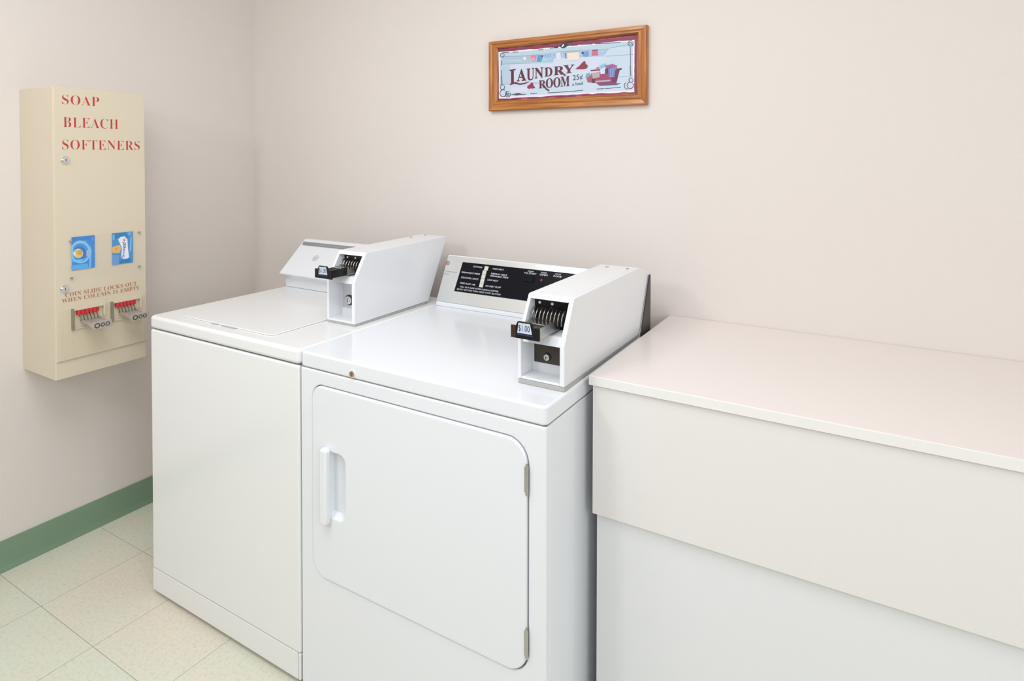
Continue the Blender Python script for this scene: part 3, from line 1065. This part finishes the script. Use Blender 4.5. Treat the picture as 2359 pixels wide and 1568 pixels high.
# coin plate
bm = bmesh.new()
prism(bm, rrect(-.897, -.628, .7098, .8765, (.004, .012, .002, .002), 5), 'x', BX + .0002, BX + .0022)
cpl = obj('coin_plate', bm, 'cream2', sd, bevel=.0012)
for y0 in (-.862, -.7425):
    y1 = y0 + .100
    bm = bmesh.new()
    xa = BX + .0024
    # bezel: three sided metal frame around the slide mouth
    box(bm, xa, xa + .010, y0, y0 + .006, .804, .8725, 1)
    box(bm, xa, xa + .010, y0 + .006, y1 - .006, .866, .8725)
    box(bm, xa, xa + .010, y1 - .006, y1, .833, .8725)
    box(bm, xa, xa + .004, y0 + .006, y1 - .03, .804, .808)
    cs = obj('coin_slide', bm, ['cream2', 'bar'], sd, bevel=.001, label='metal coin slide with red coin guide')
    bm = bmesh.new()
    box(bm, xa, xa + .008, y0 + .014, y1 - .020, .8505, .8655)
    for i in range(5):
        yy = y0 + .0205 + i * .0118
        cyl(bm, (xa + .006, yy, .8505), 'z', .0058, .015, 12)
    obj('coin_guide', bm, 'red', cs, bevel=.0008, label='red ribbed coin guide')
    tilt = lambda x: -.010 * (x - xa) / .085
    for i in range(6):
        bm = bmesh.new()
        yy = y0 + .020 + i * .0102
        pts = [(xa + .002 + .018 * math.sin(math.radians(a)), yy, .834 + .018 * math.cos(math.radians(a))) for a in range(0, 100, 12)]
        tube(bm, pts, .0017, 6)
        obj('coin_finger', bm, 'finger', cs)
    bm = bmesh.new()
    ta, tb = y0 + .026, y0 + .082
    xe = BX + .083
    vs = []
    box(bm, xa, xe, ta, tb, .8255, .8300)
    box(bm, xa, xe, ta, ta + .003, .8300, .8360)
    box(bm, xa, xe, tb - .003, tb, .8300, .8360)
    for v in bm.verts:
        v.co.z += tilt(v.co.x)
    obj('slide_tray', bm, 'zinc', cs, bevel=.0006)
    bm = bmesh.new()
    zt2 = tilt(xe)
    prism(bm, rrect(ta - .001, tb + .001, .8190 + zt2, .8430 + zt2, .004, 4), 'x', xe, xe + .003)
    for yy, r in ((ta + .0115, .0085), (ta + .0285, .0066), (ta + .0430, .0066)):
        ring(bm, (xe + .0033, yy, .8310 + zt2), (0, 1, 0), (0, 0, 1), r * .62, r, 1, 18)
    obj('slide_front', bm, ['zinc', 'dark'], cs, bevel=.0006)
# clear window with its screws
WX = BX + .0044
bm = bmesh.new()
prism(bm, rrect(-.8693, -.6365, .9665, 1.1075, .004, 4), 'x', WX, WX + .0022)
wn = obj('display_window', bm, 'acrylic', sd, bevel=.0006, label='clear acrylic display window')
for (y, z) in ((-.8615, 1.0915), (-.6460, 1.0985), (-.8600, .9730), (-.6465, .9785)):
    bm = bmesh.new()
    cyl(bm, (BX + .0002, y, z), 'x', .0030, WX + .0022 - BX, 12)
    cyl(bm, (WX + .0022, y, z), 'x', .0038, .0016, 14)
    obj('screw', bm, 'steel', wn)

# two flat sample packets held behind the window
pk = thing('detergent_packet', 'blue laundry packet with pale swirls and yellow centre, left in the dispenser window', 'packet', (BX, -.824, .997), 'sample packets in the dispenser window')
bm = B((BX + .0004, BX + .0030, -.8575, -.7895, .9975, 1.1045))
base = obj('pouch', bm, artmat('#3f8fdc'), pk, bevel=.0009)
S = Sheet((1, 0, 0), BX + .0032, 150, 525, 12.544, .000006)
S.poly('#3a86d6', (235, 265), (850, 225), (845, 480), (700, 330), (480, 330), (235, 380))
S.poly('#5fb0f4', (190, 1080), (650, 1020), (690, 1160), (190, 1215))
S.poly('#78bdf6', (715, 480), (770, 640), (745, 1150), (690, 1160))
S.poly('#5b9fec', (770, 270), (820, 265), (800, 400), (760, 360))
S.up()
S.ell('#8cc8f2', 440, 690, 300, 330, a0=-150, a1=150)
S.up()
S.ell('#4a97e2', 440, 700, 235, 260, a0=-150, a1=150)
S.up()
S.ell('#2f7ec0', 415, 725, 190, 195, a0=-150, a1=150)
S.poly('#e8a0c4', (625, 640), (670, 640), (660, 800), (615, 800))
S.ell('#c58fd0', 590, 385, 28, 22)
S.up()
S.ell('#b9dcf0', 380, 735, 140, 140)
S.poly('#6ccdf4', (220, 900), (380, 910), (580, 880), (440, 960), (215, 985))
S.up()
S.poly('#e8c27a', (300, 640), (480, 620), (505, 760), (450, 850), (330, 850), (290, 740))
S.poly('#e6a840', (380, 650), (485, 630), (500, 760), (440, 790), (360, 760))
for y in (670, 705, 740):
    S.line('#c99a4a', 8, (300, y), (490, y - 8))
S.poly('#dfe9f2', (225, 700), (300, 690), (310, 800), (250, 790))
S.build('printing', base, 'swirls and yellow patch')

pk = thing('softener_packet', 'blue softener packet with purple upright wording on white, right in the dispenser window', 'packet', (BX, -.700, .997), 'sample packets in the dispenser window')
bm = B((BX + .0004, BX + .0030, -.7345, -.6660, .9965, 1.1045))
base = obj('pouch', bm, artmat('#4a95d2'), pk, bevel=.0009)
S = Sheet((1, 0, 0), BX + .0032, 150, 525, 12.544, .000006)
S.poly('#2f86bc', (1365, 160), (1760, 120), (1850, 280), (1500, 300), (1440, 330))
S.poly('#2f7fc4', (1580, 940), (1900, 880), (1890, 990), (1580, 1030))
S.poly('#78b0e4', (1800, 115), (1910, 105), (1915, 200), (1840, 230))
S.poly('#6fa2e0', (1365, 770), (1560, 790), (1545, 1050), (1365, 1075))
S.poly('#8cc4f0', (1890, 260), (1925, 260), (1905, 700), (1870, 640))
S.poly('#7cc0f0', (1375, 190), (1430, 190), (1430, 330), (1380, 350))
S.up()
S.poly('#e6bc78', (1358, 560), (1480, 510), (1590, 480), (1620, 600), (1570, 720), (1365, 725))
S.poly('#f0b878', (1358, 590), (1450, 560), (1440, 660), (1360, 670))
S.up()
S.poly('#d9a068', (1440, 580), (1540, 570), (1500, 620), (1440, 640))
S.poly('#eef3fa', (1530, 330), (1600, 260), (1720, 235), (1800, 330), (1815, 560), (1850, 840), (1800, 880), (1680, 890), (1610, 840), (1640, 600), (1620, 520))
S.up()
S.text('#5a4796', 'Snuggle', (1740, 850), (1765, 310), (1630, 850), .012)
S.build('printing', base, 'purple wording on a white patch')

# ------------------------------------------------------------------ light: lamps of the room and added fill lights
def area(name, loc, sx, sy, power, col, rot=(0, 0, 0)):
    l = bpy.data.lights.new(name, 'AREA')
    l.shape = 'RECTANGLE'
    l.size, l.size_y = sx, sy
    l.energy = power
    l.color = col
    o = bpy.data.objects.new(name, l)
    COL.objects.link(o)
    o.location = loc
    o.rotation_euler = rot
    return o


def aim(p, q):
    return (Vector(q) - Vector(p)).to_track_quat('-Z', 'Y').to_euler()


# unseen fills added: a broad one well to the right, one up behind the camera; soft lamps of the room: a small one high at the left, two ceiling fittings
LC = (.915, .955, 1)
area('fill_light_right', (4.7, -2.3, 1.75), 1.6, 1.3, 27, LC, aim((4.7, -2.3, 1.75), (1.0, -.5, .95)))  # unseen fill added to brighten the faces turned right
area('fill_light_behind', (2.7, -2.5, 2.1), 1.0, 1.0, 6, LC, aim((2.7, -2.5, 2.1), (1.2, -.4, .9)))  # unseen fill added near the camera, like a bounced flash
area('room_lamp_left', (.95, -2.9, 2.2), .35, .35, 10, (.95, .97, 1), aim((.95, -2.9, 2.2), (1.2, -.3, .9)))
area('ceiling_lamp', (1.6, -1.45, 2.42), 1.4, .9, 17.5, LC)
area('ceiling_lamp', (.9, -1.9, 2.42), .8, .8, 4, LC)
w = bpy.data.worlds.new('world')
sc.world = w
w.use_nodes = True
w.node_tree.nodes['Background'].inputs[0].default_value = (.05, .05, .05, 1)

sc.view_settings.view_transform = 'Standard'
sc.view_settings.look = 'None'
sc.view_settings.exposure = 0.07
sc.view_settings.gamma = 1
sc.view_settings.use_curve_mapping = False
